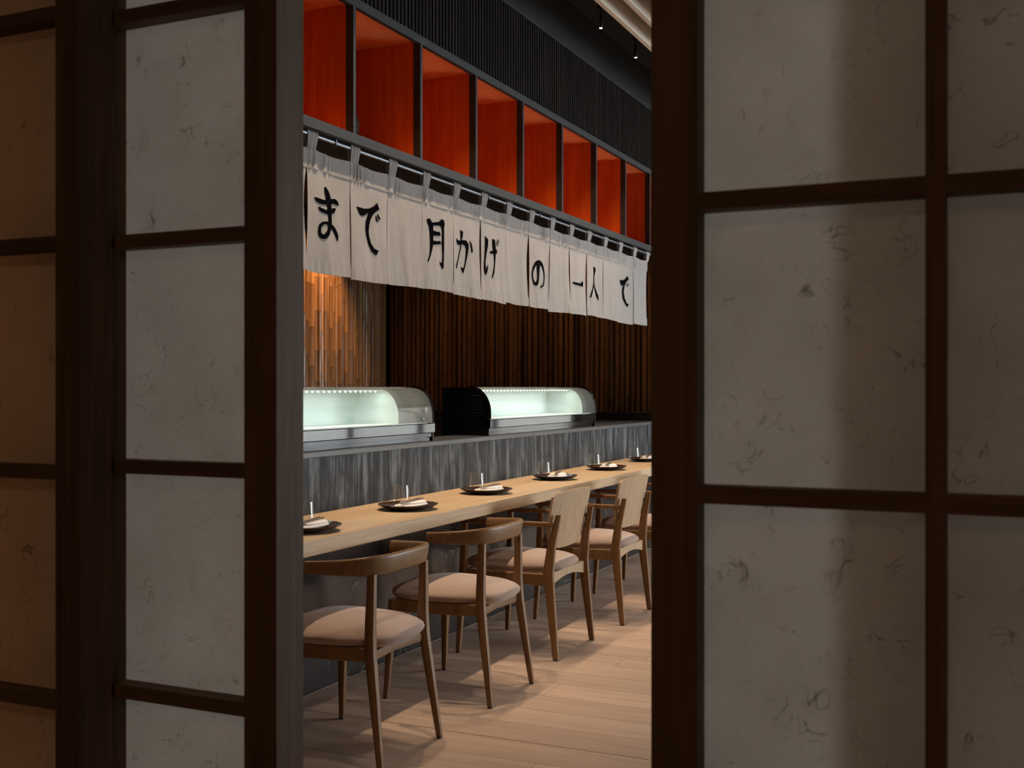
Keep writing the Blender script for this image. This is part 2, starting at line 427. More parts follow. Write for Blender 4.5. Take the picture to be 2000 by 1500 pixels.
# kitchen shell behind the bar
wl = struct('wall_left', B(0.95, 12.6, 5.62, 5.8, 0, ZC), 'black')
we = struct('wall_end', B(9.30, 9.42, 2.84, 5.62, 0, ZC), 'black')
struct('wall_left_far', B(9.42, 12.4, 2.84, 2.95, 0, ZC), 'plaster')
struct('ceiling_kitchen', B(2.0, 9.30, 3.27, 5.62, 2.86, 2.92), 'ceil')
wb = struct('wall_bulkhead', B(1.12, 9.30, 2.825, 2.95, 3.13, ZC), 'black')
obj('ledge', B(1.12, 9.30, 2.796, 2.825, 3.602, 3.616), 'char_edge', wb)
obj('backing', B(1.12, 9.30, 2.822, 2.825, 3.12, 3.602), 'black', wb)
SW = 0.036
slat_me = None
for i in range(int((9.28-2.6)/SW)):
    x = 2.6 + i*SW
    if slat_me is None:
        slat_me = obj('slat', B(-0.011, 0.011, 0.0, 0.022, 0, 0.488), 'slat', wb, loc=(x, 2.800, 3.114))
    else: inst('slat', slat_me, wb, (x, 2.800, 3.114))

# bamboo canes on the kitchen's back and end walls
def cane_mesh(seed, z0, z1):
    q = random.Random(seed); bm = bmesh.new(); r = q.uniform(0.0205, 0.026)
    gap = q.uniform(0.26, 0.36); zn = z0 + q.uniform(0.05, gap)
    rings = []; nodes = []; ax, ph = q.uniform(0.002, 0.006), q.uniform(0, 6)
    def ring(z, rad):
        ox = ax*math.sin(z*2.3+ph); oy = ax*0.5*math.cos(z*1.9+ph)
        rings.append([(ox+rad*math.cos(2*math.pi*k/8), oy+rad*math.sin(2*math.pi*k/8), z) for k in range(8)])
    ring(z0, r)
    while zn < z1 - 0.03:
        ring(zn-0.012, r*0.97); ring(zn, r*1.10); ring(zn+0.010, r*0.95)
        nodes.append(zn); zn += gap*q.uniform(0.85, 1.15)
    ring(z1, r)
    loft(bm, rings)
    lay = bm.verts.layers.float.new('node')
    for v_ in bm.verts: v_[lay] = 1.0 if any(abs(v_.co.z - zz) < 0.004 for zz in nodes) else 0.0
    return bm
q = random.Random(11)
canes = [obj('bamboo_cane', cane_mesh(s, 0.95, 2.85), 'bamboo', we, smooth=True) for s in range(7)]
y = 2.90; k = 0
while y < 5.58:
    if k < 7: o = canes[k]; o.location = (9.275, y, 0); 
    else: o = inst('bamboo_cane', canes[k % 7], we, (9.275 + q.uniform(-0.004, 0.004), y, 0), q.uniform(0, 6))
    y += q.uniform(0.044, 0.054); k += 1
x = 9.235
while x > 2.1:
    inst('bamboo_cane', canes[q.randrange(7)], wl, (x, 5.595 + q.uniform(-0.004, 0.004), 0), q.uniform(0, 6)); x -= q.uniform(0.043, 0.053)

# ------------------------------------------------------------------ bar counter
YB = 2.80
ctr = thing('bar_counter', 'long bar counter with charred black boards above veined black marble', 'counter', (0, 0, 0))
obj('core', B(2.0, 9.235, YB+0.02, 3.42, 0, 1.012), 'black', ctr)
for i in range(8):
    x = 2.0 + i*0.91
    obj('marble_slab', B(x+0.0008, min(x+0.91, 9.235)-0.0008, YB, YB+0.02, 0, 0.716), 'marble', ctr)
x = 2.0; q = random.Random(5)
while x < 9.2:
    wd = q.uniform(0.10, 0.15); x1 = min(x+wd, 9.235)
    obj('charred_board', B(x+0.0007, x1-0.0007, YB+0.001*q.random(), YB+0.02, 0.716, 1.016), 'charred', ctr); x = x1
obj('top_slab', B(2.0, 9.24, YB-0.004, 3.44, 1.016, 1.040, bev=0.002), 'ctop', ctr)
up = obj('counter_upstand', B(9.10, 9.235, YB+0.03, 3.445, 1.0405, 1.108, bev=0.003), 'black'); tag(up, 'low black ledge at the far end of the counter before the bamboo wall', 'ledge')
obj('return_top', B(9.10, 9.235, 3.445, 5.5, 1.040, 1.108), 'black', up)
obj('return_front', B(9.10, 9.235, 3.445, 5.5, 0.0, 1.039), 'black', up)
tb = obj('oak_table', B(2.05, 9.26, 2.324, YB-0.001, 0.714, 0.773, bev=0.003), 'oak_x')
tag(tb, 'long pale oak table slab running along the charred bar front', 'table')

# ------------------------------------------------------------------ orange pigeonhole shelf over the bar
sh = thing('pigeonhole_shelf', 'long wall shelf of open square bays lined in orange red, charred black edges', 'shelf', (0, 0, 0))
DIV = [4.355 - 0.634*k for k in (3, 2, 1)] + [4.355, 4.980, 5.610, 6.254, 6.892, 7.540, 8.188, 8.800, 9.27]
SX0, SX1 = DIV[0]-0.02, 9.29
obj('bottom_fascia', B(SX0, SX1, 2.796, 2.822, 2.443, 2.487), 'char_edge', sh)
obj('bottom_board', B(SX0, SX1, 2.822, 3.25, 2.472, 2.487), 'red_lit', sh)
obj('soffit', B(SX0, SX1, 2.822, 3.265, 2.460, 2.472), 'black', sh)
obj('top_fascia', B(SX0, SX1, 2.796, 2.822, 3.072, 3.113), 'char_edge', sh)
obj('top_board', B(SX0, SX1, 2.822, 3.25, 3.085, 3.11), 'red_lit', sh)
obj('back_panel', B(SX0, SX1, 3.25, 3.265, 2.45, 3.11), 'red', sh)
for i, x in enumerate(DIV):
    d = obj('divider', B(x-0.009, x+0.009, 2.838, 3.25, 2.487, 3.085), 'red', sh)
    obj('edge_strip', B(x-0.011, x+0.011, 2.797, 2.838, 2.487, 3.085), 'char_edge', d)
va = obj('round_vase', lathe(bmesh.new(), [(0.045, 0), (0.085, 0.03), (0.115, 0.08), (0.12, 0.125), (0.105, 0.175), (0.07, 0.21), (0.04, 0.225), (0.045, 0.25), (0.036, 0.25), (0.03, 0.22)], 28), 'vase', smooth=True, loc=(4.606, 3.072, 2.488))
tag(va, 'round black vase half hidden in the second orange shelf bay', 'vase')

# ------------------------------------------------------------------ noren curtain on its rod
YN = 2.850
rod = thing('curtain_rod', 'thin grey metal rod under the shelf carrying the noren', 'rod', (0, 0, 0))
rb = bmesh.new()
loft(rb, [[(xx, YN+0.009*math.cos(a*math.pi/5), 2.432+0.009*math.sin(a*math.pi/5)) for a in range(10)] for xx in (2.6, 8.97)])
obj('pole', rb, 'rod', rod, smooth=True)
for xx in (4.27, 5.86, 6.62, 8.10):
    obj('hook', boxes([(xx-0.004, xx+0.004, YN-0.012, YN-0.004, 2.42, 2.462), (xx-0.004, xx+0.004, YN-0.012, YN+0.012, 2.418, 2.423)]), 'rod', rod)
TX0, TS = 4.088, 0.3434
ZH, ZS, ZB = 2.367, 2.288, 1.832
def cloth_y(x, z):
    """depth of the hanging cloth: soft folds that grow downwards"""
    g = (ZH - z) / (ZH - ZB)
    return YN + 0.004 + 0.007*g*math.sin(x*9.1+1.3) + 0.0045*g*math.sin(x*26.0+z*4) + 0.006*g*math.sin(x*4.2+z*3) + 0.0016*g*math.sin(x*61+z*9)
no = thing('noren_curtain', 'pale linen noren curtain with black brush lettering over the bar', 'curtain', (0, 0, 0))
slit = {0: .004, 1: .004, 2: .003, 3: .002, 4: .002, 5: .014, 6: .003, 7: .034, 8: .010, 9: .014, 10: .016, 11: .008, 12: .001, 13: .005, 14: .004}
slit = {k_: v_*1.6 for k_, v_ in slit.items()}; slit[7] = .036; slit[0] = .03
def sag(x, lo=0.004):
    u = ((x - TX0) / TS) % 1.0
    return lo*math.cos(2*math.pi*u)
FIRST, LAST = -3, 13
# header band with gathers, one strip per panel so the seams show
for j in range(FIRST, LAST+1):
    x0 = TX0 - 0.03 + TS*j; x1 = x0 + TS + (0.03 if j == LAST else 0)
    bm = bmesh.new(); nx, nz = 44, 5; g = []
    for iz in range(nz+1):
        row = []
        for ix in range(nx+1):
            u = ix/nx; x = x0 + (x1-x0)*u; v = iz/nz
            z = ZS - 0.004 + (ZH + sag(x) - ZS + 0.004)*v
            rip = 0.0055*math.sin(x*150 + 3*math.sin(x*31)) * (1 - 0.5*v) * (0.5 + 0.5*math.sin(x*17+j))
            row.append(bm.verts.new((x, cloth_y(x, z) - 0.004 + rip, z)))
        g.append(row)
    for a, b in zip(g, g[1:]):
        for i in range(nx): bm.faces.new((a[i], a[i+1], b[i+1], b[i]))
    obj('header_band', bm, 'linen', no, smooth=True)
def panel(j):
    x0 = TX0 - 0.03 + TS*j + slit.get(j, .004)*0.1; x1 = TX0 - 0.03 + TS*(j+1)
    if j == LAST: x1 += 0.02
    bm = bmesh.new(); nx, nz = 30, 22; g = []
    gl, gr = slit.get(j, .004), slit.get(j+1, .004)
    tw = 0.004*math.sin(j*2.1)
    for iz in range(nz+1):
        v = iz/nz; row = []
        op = math.sin(math.pi*min(1, v*1.08)**0.8) if v < 0.98 else 0.05
        for ix in range(nx+1):
            u = ix/nx
            x = x0 + gl*0.25*op + (x1 - gr*0.75*op - x0 - gl*0.25*op)*u
            z = ZS - (ZS - ZB + 0.006*math.sin(j*1.7) + 0.004*math.sin(u*3+j))*v
            yy = cloth_y(x, z) + (u-0.5)*2*tw*v
            if v > 0.9: yy += 0.0024*math.sin(x*130+j)
            row.append(bm.verts.new((x, yy, z)))
        g.append(row)
    for a, b in zip(g, g[1:]):
        for i in range(nx): bm.faces.new((a[i], a[i+1], b[i+1], b[i]))
    # turned-up hem, a second layer a little proud of the cloth
    h = g[-3:]; hv = [[bm.verts.new((v_.co.x, v_.co.y - 0.0022, v_.co.z + (0.012 if r == 0 else 0))) for v_ in row] for r, row in enumerate(h)]
    for a, b in zip(hv, hv[1:]):
        for i in range(nx): bm.faces.new((a[i], a[i+1], b[i+1], b[i]))
    return obj('panel', bm, 'linen', no, smooth=True), tw, x0, x1
panels = {j: panel(j) for j in range(FIRST, LAST+1)}
def tab():
    bm = bmesh.new(); rings = []
    path = [(YN-0.002, -0.006), (YN-0.008, 0.03), (YN-0.013, 0.062), (YN-0.009, 0.075), (YN, 0.080), (YN+0.010, 0.074), (YN+0.014, 0.06), (YN+0.012, 0.02), (YN+0.009, -0.01)]
    for k, (yy, zz) in enumerate(path):
        hw = 0.031 + 0.008*min(1, max(0, zz)/0.07)
        rings.append([(-hw + 2*hw*i/9, yy + 0.0022*math.sin(i*2.4+k*0.3), zz + 0.0012*math.sin(i*1.7)) for i in range(10)])
    return loft(bm, rings, cap=False, closed=False)
t0 = None
for j in range(FIRST, LAST+2):
    x = TX0 + TS*j - (0.012 if j == LAST+1 else 0)
    if t0 is None: t0 = obj('tab_loop', tab(), 'linen', no, smooth=True, loc=(x, 0, ZH+0.004))
    else: inst('tab_loop', t0, no, (x, 0, ZH+0.004))
GLYPHS = [
 (0, [('s', [(4.114,2.159),(4.119,2.155),(4.124,2.151),(4.130,2.147),(4.138,2.144),(4.146,2.142),(4.155,2.140),(4.165,2.139),(4.176,2.139),(4.188,2.139),(4.200,2.141),(4.212,2.142),(4.225,2.145),(4.239,2.148),(4.251,2.152),(4.261,2.154),(4.265,2.156),(4.266,2.156),(4.268,2.156),(4.272,2.154),(4.278,2.153),(4.284,2.153),(4.291,2.152),(4.297,2.152),(4.304,2.151)], [(4.119,2.164),(4.128,2.163),(4.138,2.163),(4.146,2.162),(4.154,2.162),(4.162,2.161),(4.169,2.161),(4.177,2.160),(4.184,2.160),(4.192,2.161),(4.202,2.162),(4.212,2.163),(4.221,2.165),(4.230,2.167),(4.241,2.171),(4.254,2.174),(4.268,2.177),(4.282,2.177),(4.291,2.174),(4.296,2.171),(4.300,2.169),(4.303,2.166),(4.306,2.162),(4.308,2.158),(4.309,2.154)]), ('s', [(4.144,2.120),(4.148,2.117),(4.152,2.113),(4.157,2.109),(4.164,2.106),(4.173,2.103),(4.184,2.101),(4.195,2.100),(4.207,2.099),(4.218,2.100),(4.230,2.101),(4.240,2.103),(4.250,2.106),(4.261,2.110),(4.270,2.115),(4.276,2.118),(4.278,2.120),(4.275,2.120),(4.272,2.122),(4.275,2.123),(4.279,2.125)], [(4.152,2.125),(4.159,2.124),(4.166,2.122),(4.172,2.121),(4.179,2.120),(4.187,2.119),(4.196,2.118),(4.205,2.118),(4.213,2.118),(4.220,2.119),(4.227,2.120),(4.234,2.122),(4.239,2.123),(4.244,2.125),(4.250,2.128),(4.257,2.132),(4.265,2.135),(4.275,2.136),(4.282,2.135),(4.283,2.132),(4.283,2.130)]), ('s', [(4.189,2.217),(4.190,2.210),(4.191,2.204),(4.192,2.198),(4.194,2.191),(4.196,2.184),(4.200,2.176),(4.203,2.168),(4.206,2.160),(4.209,2.151),(4.211,2.141),(4.213,2.131),(4.216,2.121),(4.217,2.112),(4.219,2.102),(4.220,2.093),(4.221,2.085),(4.222,2.079),(4.222,2.074),(4.222,2.069),(4.222,2.064),(4.221,2.058),(4.220,2.052),(4.218,2.046),(4.216,2.040),(4.213,2.034),(4.211,2.028),(4.207,2.022),(4.203,2.018),(4.197,2.012),(4.190,2.007),(4.185,2.004),(4.185,2.004),(4.188,2.004),(4.184,2.004),(4.179,2.005),(4.174,2.007),(4.171,2.010),(4.169,2.013),(4.168,2.018),(4.167,2.022),(4.167,2.027),(4.168,2.032),(4.170,2.036),(4.172,2.040),(4.176,2.043),(4.180,2.046),(4.184,2.049),(4.188,2.051),(4.192,2.052),(4.198,2.052),(4.204,2.052),(4.210,2.052),(4.217,2.051),(4.223,2.050),(4.230,2.048),(4.237,2.046),(4.243,2.043),(4.249,2.039),(4.255,2.035),(4.261,2.031),(4.266,2.026),(4.272,2.020),(4.277,2.014),(4.282,2.008),(4.285,2.003),(4.288,1.998),(4.290,1.992),(4.293,1.986)], [(4.201,2.221),(4.208,2.217),(4.214,2.213),(4.221,2.208),(4.227,2.202),(4.232,2.196),(4.237,2.188),(4.241,2.179),(4.245,2.170),(4.247,2.159),(4.247,2.148),(4.248,2.137),(4.248,2.127),(4.249,2.117),(4.249,2.107),(4.249,2.098),(4.249,2.090),(4.250,2.083),(4.250,2.078),(4.251,2.073),(4.250,2.067),(4.249,2.060),(4.248,2.054),(4.246,2.047),(4.243,2.040),(4.241,2.034),(4.238,2.027),(4.235,2.020),(4.230,2.013),(4.224,2.005),(4.216,1.998),(4.207,1.991),(4.192,1.985),(4.175,1.984),(4.164,1.988),(4.157,1.992),(4.152,1.997),(4.148,2.003),(4.147,2.008),(4.146,2.014),(4.146,2.020),(4.146,2.025),(4.148,2.031),(4.150,2.037),(4.153,2.043),(4.158,2.048),(4.165,2.053),(4.172,2.058),(4.180,2.061),(4.190,2.064),(4.200,2.065),(4.209,2.066),(4.218,2.066),(4.227,2.065),(4.236,2.063),(4.245,2.061),(4.253,2.058),(4.261,2.054),(4.269,2.050),(4.276,2.046),(4.282,2.040),(4.288,2.034),(4.293,2.028),(4.298,2.020),(4.301,2.013),(4.301,2.006),(4.300,1.999),(4.298,1.993),(4.296,1.986)])]),
 (1, [('p', [(4.449,2.170),(4.516,2.169),(4.564,2.176),(4.604,2.191),(4.641,2.215),(4.662,2.186),(4.619,2.166),(4.596,2.148),(4.577,2.119),(4.567,2.087),(4.564,2.065),(4.569,2.040),(4.587,2.011),(4.614,1.990),(4.657,1.984),(4.631,1.959),(4.594,1.972),(4.560,2.005),(4.540,2.039),(4.530,2.077),(4.535,2.108),(4.550,2.134),(4.564,2.157),(4.550,2.152),(4.526,2.139),(4.492,2.131),(4.478,2.137)]), ('p', [(4.621,2.152),(4.634,2.148),(4.651,2.127),(4.646,2.121),(4.634,2.127)]), ('p', [(4.634,2.160),(4.649,2.161),(4.672,2.143),(4.669,2.136),(4.657,2.138)])]),
 (3, [('p', [(5.127,2.200),(5.145,2.210),(5.165,2.209),(5.186,2.193),(5.196,2.177),(5.196,2.087),(5.189,2.060),(5.174,2.027),(5.150,1.987),(5.139,1.979),(5.139,1.987),(5.159,2.031),(5.164,2.083),(5.159,2.134),(5.153,2.168),(5.139,2.183)]), ('p', [(5.183,2.192),(5.262,2.206),(5.299,2.227),(5.321,2.222),(5.330,2.203),(5.321,2.181),(5.323,2.072),(5.321,1.966),(5.311,1.958),(5.262,1.997),(5.305,1.990),(5.308,2.041),(5.299,2.099),(5.300,2.158),(5.293,2.183),(5.268,2.188),(5.192,2.178)]), ('p', [(5.192,2.152),(5.256,2.151),(5.271,2.157),(5.287,2.139),(5.280,2.134),(5.192,2.124)]), ('p', [(5.192,2.098),(5.262,2.102),(5.274,2.108),(5.290,2.098),(5.287,2.090),(5.189,2.075)])]),
 (4, [('p', [(5.464,2.146),(5.497,2.135),(5.557,2.145),(5.590,2.146),(5.614,2.130),(5.617,2.106),(5.604,2.058),(5.584,2.001),(5.557,1.957),(5.523,1.992),(5.560,1.988),(5.573,2.009),(5.585,2.056),(5.590,2.103),(5.577,2.117),(5.537,2.121),(5.497,2.110),(5.477,2.120)]), ('p', [(5.515,2.197),(5.553,2.190),(5.547,2.162),(5.533,2.136),(5.530,2.102),(5.510,2.057),(5.484,2.006),(5.467,1.974),(5.458,1.980),(5.461,1.998),(5.481,2.021),(5.504,2.069),(5.520,2.110),(5.523,2.138),(5.522,2.171)]), ('p', [(5.624,2.156),(5.648,2.137),(5.662,2.114),(5.665,2.090),(5.655,2.084),(5.648,2.088),(5.641,2.115)])]),
 (5, [('p', [(5.824,2.202),(5.864,2.185),(5.861,2.153),(5.839,2.099),(5.828,2.051),(5.832,2.006),(5.846,2.030),(5.856,2.034),(5.850,2.002),(5.834,1.973),(5.817,1.989),(5.812,2.017),(5.817,2.081),(5.824,2.145)]), ('p', [(5.879,2.116),(5.931,2.127),(5.979,2.141),(5.996,2.129),(5.987,2.115),(5.946,2.109),(5.886,2.106)]), ('p', [(5.920,2.196),(5.957,2.194),(5.967,2.171),(5.972,2.140),(5.964,2.097),(5.949,2.044),(5.934,1.994),(5.909,1.961),(5.897,1.965),(5.920,2.002),(5.937,2.052),(5.938,2.100),(5.923,2.141),(5.917,2.172)]), ('p', [(5.979,2.192),(5.991,2.187),(6.004,2.166),(5.998,2.161),(5.987,2.174)]), ('p', [(5.997,2.203),(6.010,2.201),(6.017,2.184),(6.010,2.180)])]),
 (7, [('s', [(6.578,2.117),(6.578,2.110),(6.578,2.103),(6.578,2.095),(6.578,2.086),(6.580,2.075),(6.582,2.064),(6.585,2.052),(6.585,2.042),(6.585,2.033),(6.583,2.024),(6.580,2.016),(6.577,2.009),(6.571,2.000),(6.564,1.993),(6.557,1.988),(6.564,1.990),(6.578,1.990),(6.570,1.991),(6.559,1.995),(6.549,2.001),(6.542,2.008),(6.536,2.017),(6.532,2.027),(6.529,2.037),(6.530,2.046),(6.532,2.056),(6.536,2.066),(6.541,2.075),(6.547,2.084),(6.554,2.092),(6.563,2.100),(6.572,2.107),(6.583,2.113),(6.595,2.118),(6.604,2.122),(6.605,2.122),(6.605,2.121),(6.613,2.121),(6.624,2.118),(6.635,2.114),(6.645,2.110),(6.656,2.105),(6.665,2.098),(6.674,2.090),(6.683,2.082),(6.690,2.072),(6.697,2.062),(6.700,2.052),(6.701,2.042),(6.700,2.032),(6.696,2.022),(6.692,2.013),(6.686,2.004),(6.679,1.997),(6.671,1.990),(6.663,1.984),(6.656,1.981),(6.648,1.978),(6.637,1.975),(6.626,1.971)], [(6.635,2.121),(6.632,2.114),(6.629,2.106),(6.627,2.099),(6.624,2.090),(6.622,2.080),(6.621,2.068),(6.619,2.055),(6.617,2.044),(6.615,2.035),(6.613,2.025),(6.611,2.017),(6.608,2.009),(6.605,2.000),(6.602,1.991),(6.597,1.983),(6.578,1.974),(6.550,1.975),(6.541,1.981),(6.535,1.989),(6.530,1.996),(6.524,2.005),(6.518,2.014),(6.514,2.024),(6.511,2.035),(6.510,2.045),(6.511,2.055),(6.514,2.065),(6.517,2.075),(6.521,2.085),(6.527,2.094),(6.534,2.102),(6.542,2.111),(6.551,2.119),(6.562,2.127),(6.577,2.135),(6.601,2.141),(6.626,2.142),(6.644,2.138),(6.658,2.133),(6.670,2.128),(6.680,2.121),(6.689,2.114),(6.697,2.106),(6.703,2.097),(6.709,2.087),(6.714,2.076),(6.718,2.065),(6.721,2.054),(6.721,2.044),(6.720,2.033),(6.718,2.022),(6.715,2.013),(6.709,2.004),(6.703,1.995),(6.695,1.987),(6.685,1.980),(6.673,1.974),(6.659,1.970),(6.647,1.967),(6.636,1.964)])]),
 (9, [('p', [(7.197,2.051),(7.221,2.055),(7.338,2.052),(7.381,2.074),(7.398,2.070),(7.394,2.035),(7.372,2.034),(7.205,2.040)])]),
 (10, [('s', [(7.628,2.197),(7.630,2.192),(7.633,2.187),(7.635,2.183),(7.636,2.178),(7.637,2.173),(7.638,2.166),(7.639,2.159),(7.639,2.151),(7.639,2.143),(7.638,2.136),(7.637,2.127),(7.636,2.119),(7.636,2.110),(7.636,2.101),(7.635,2.091),(7.632,2.081),(7.625,2.068),(7.616,2.054),(7.606,2.040),(7.598,2.028),(7.591,2.019),(7.584,2.012),(7.578,2.005),(7.573,1.998),(7.567,1.991),(7.563,1.984),(7.558,1.977),(7.553,1.970)], [(7.653,2.203),(7.661,2.199),(7.669,2.195),(7.677,2.190),(7.682,2.184),(7.681,2.176),(7.676,2.168),(7.671,2.161),(7.666,2.153),(7.662,2.145),(7.659,2.137),(7.656,2.129),(7.654,2.120),(7.654,2.112),(7.656,2.103),(7.657,2.093),(7.655,2.082),(7.648,2.069),(7.639,2.054),(7.629,2.040),(7.620,2.028),(7.614,2.018),(7.609,2.011),(7.605,2.004),(7.600,1.997),(7.595,1.990),(7.590,1.983),(7.584,1.976),(7.579,1.969)]), ('s', [(7.640,2.081),(7.645,2.072),(7.651,2.064),(7.656,2.055),(7.662,2.047),(7.667,2.038),(7.673,2.030),(7.679,2.021),(7.684,2.013),(7.689,2.006),(7.693,2.000),(7.697,1.994),(7.703,1.988),(7.712,1.982),(7.722,1.976),(7.733,1.970),(7.745,1.964)], [(7.650,2.082),(7.659,2.075),(7.667,2.067),(7.675,2.059),(7.683,2.051),(7.691,2.042),(7.699,2.034),(7.708,2.026),(7.716,2.019),(7.724,2.013),(7.733,2.008),(7.742,2.003),(7.749,1.997),(7.753,1.990),(7.754,1.982),(7.756,1.974),(7.757,1.966)])]),
 (12, [('p', [(8.207,2.153),(8.290,2.160),(8.352,2.181),(8.389,2.203),(8.422,2.176),(8.359,2.150),(8.315,2.118),(8.298,2.069),(8.317,2.022),(8.364,1.989),(8.420,1.979),(8.402,1.955),(8.340,1.969),(8.283,2.015),(8.263,2.074),(8.283,2.123),(8.241,2.112)]), ('p', [(8.359,2.131),(8.379,2.133),(8.399,2.117),(8.384,2.114)]), ('p', [(8.389,2.142),(8.407,2.145),(8.427,2.131),(8.412,2.126)])]),
]

for j, shapes in GLYPHS:
    pan, tw, px0, px1 = panels[j]
    bm = bmesh.new()
    for s in shapes:
        if s[0] == 'p':
            pts = [Vector((a, b, 0)) for a, b in s[1]]
            vs = [bm.verts.new((p.x, 0, p.y)) for p in pts]
            for t in tessellate_polygon([pts]):
                try: bm.faces.new([vs[i] for i in t])
                except ValueError: pass
        else:
            L = [bm.verts.new((a, 0, b)) for a, b in s[1]]; Rr = [bm.verts.new((a, 0, b)) for a, b in s[2]]
            for i in range(len(L)-1): bm.faces.new((L[i], Rr[i], Rr[i+1], L[i+1]))
    bmesh.ops.subdivide_edges(bm, edges=bm.edges[:], cuts=3, use_grid_fill=True)
    bmesh.ops.triangulate(bm, faces=bm.faces[:])
    for v_ in bm.verts:
        x, z = v_.co.x, v_.co.z; u = (x-px0)/(px1-px0)
        v_.co.y = cloth_y(x, z) + (u-0.5)*2*tw*(ZS-z)/(ZS-ZB) - 0.003
    obj('brush_character', bm, 'ink', pan)

# ------------------------------------------------------------------ refrigerated display cases on the counter
PROF = [(0.0, 0.095), (0.001, 0.15), (0.006, 0.178), (0.014, 0.200), (0.026, 0.223), (0.042, 0.243), (0.060, 0.259), (0.080, 0.270), (0.105, 0.277), (0.135, 0.280)]
def display_case(x, label, hw):
    Lc, D, H = 1.76, 0.31, 0.280
    t = thing('display_case', label, 'display case', (x, YB+0.022, 1.040), 0, 'refrigerated cases on the counter')
    side = [(0.004, 0.0)] + PROF + [(D, H), (D, 0.0)]
    for a, b in ((0, 0.014), (Lc-0.014, Lc)):
        e = obj('end_panel', extrude_x(side, a, b), 'gloss', t)
        obj('end_trim', sweep([((a+b)/2, yy-0.001, zz+0.001) for yy, zz in PROF], (0.008, 0.0025), 8, up=Vector((1, 0, 0))), 'steel', e)
        if a == 0:
            bm = bmesh.new()
            for r in range(8):
                for c in range(2):
                    z = 0.115 + r*0.016; y0 = 0.040 + c*0.034 + 0.002*r
                    loft(bm, [[(-0.004, yy, zz) for yy, zz in ((y0, z), (y0+0.026, z+0.002), (y0+0.026, z+0.006), (y0, z+0.004))], [(0.001, yy, zz) for yy, zz in ((y0, z+0.004), (y0+0.026, z+0.006), (y0+0.026, z+0.009), (y0, z+0.007))]])
            obj('vent_louvre', bm, 'housing', e)
    pl = obj('plinth', boxes([(0.014, Lc-0.014, 0.012, D, 0.0, 0.020), (0.014, Lc-0.014, 0.006, D, 0.024, 0.042), (0.02, Lc-0.02, 0.02, D, 0.02, 0.024)]), 'bluesteel', t)
    obj('front_rail', B(0.0, Lc, -0.006, 0.030, 0.044, 0.094, bev=0.003), 'steel', t)
    obj('tray', boxes([(0.014, Lc-0.014, 0.030, D-0.012, 0.044, 0.098)]), 'white_in', t)
    obj('back_liner', B(0.014, Lc-0.014, D-0.02, D, 0.098, H-0.012), 'white_in', t)
    obj('top_lid', boxes([(0.0, Lc, 0.135, D, H-0.012, H), (0.0, Lc, 0.131, 0.139, H-0.012, H+0.003)]), 'gloss', t)
    obj('glass_front', loft(bmesh.new(), [[(xx, yy, zz) for yy, zz in PROF] for xx in (0.014, Lc-0.014)], cap=False, closed=False), 'case_glass', t, smooth=True, angle=60)
    inner = [(0.030, 0.098)] + [(yy+0.030, zz-0.004) for yy, zz in PROF[1:]] + [(D-0.02, H-0.012), (D-0.02, 0.098)]
    hs = obj('end_housing', extrude_x(inner, Lc-0.014-hw, Lc-0.014), 'housing', t)
    obj('side_liner', extrude_x(inner, Lc-0.018-hw, Lc-0.014-hw), 'white_in', t)
    obj('knob', loft(bmesh.new(), [[(Lc-0.055+0.013*math.cos(a*math.pi/8), yy, 0.165+0.013*math.sin(a*math.pi/8)) for a in range(16)] for yy in (0.016, 0.045)]), 'steel', hs)
    obj('name_plate', B(Lc-0.085, Lc-0.03, 0.022, 0.036, 0.113, 0.123), 'steel', hs)
    st = obj('light_strip', B(0.02, Lc-0.03-hw, 0.118, 0.132, 0.262, 0.268), 'white_in', t)
    d = bpy.data.lights.new('case_light', 'AREA'); d.energy = CASE_W; d.color = (0.84, 1.0, 0.94); d.shape = 'RECTANGLE'; d.size = Lc-0.1-hw; d.size_y = 0.012
    l = bpy.data.objects.new('case_light', d); COL.objects.link(l); l.parent = t; l.location = ((Lc-hw)/2, 0.125, 0.2605)
    bm = bmesh.new(); n = 30
    for i in range(n):
        xx = 0.06 + (Lc-0.16-hw)*i/(n-1); box(bm, xx-0.0035, xx+0.0035, 0.112, 0.118, 0.257, 0.263)
    obj('lamp_beads', bm, 'led', st)
    return t
display_case(5.825, 'black glass display case farther along the counter, whole in view', 0.17)
display_case(3.400, 'black glass display case nearer the door, cut off by the left screen', 0.30)

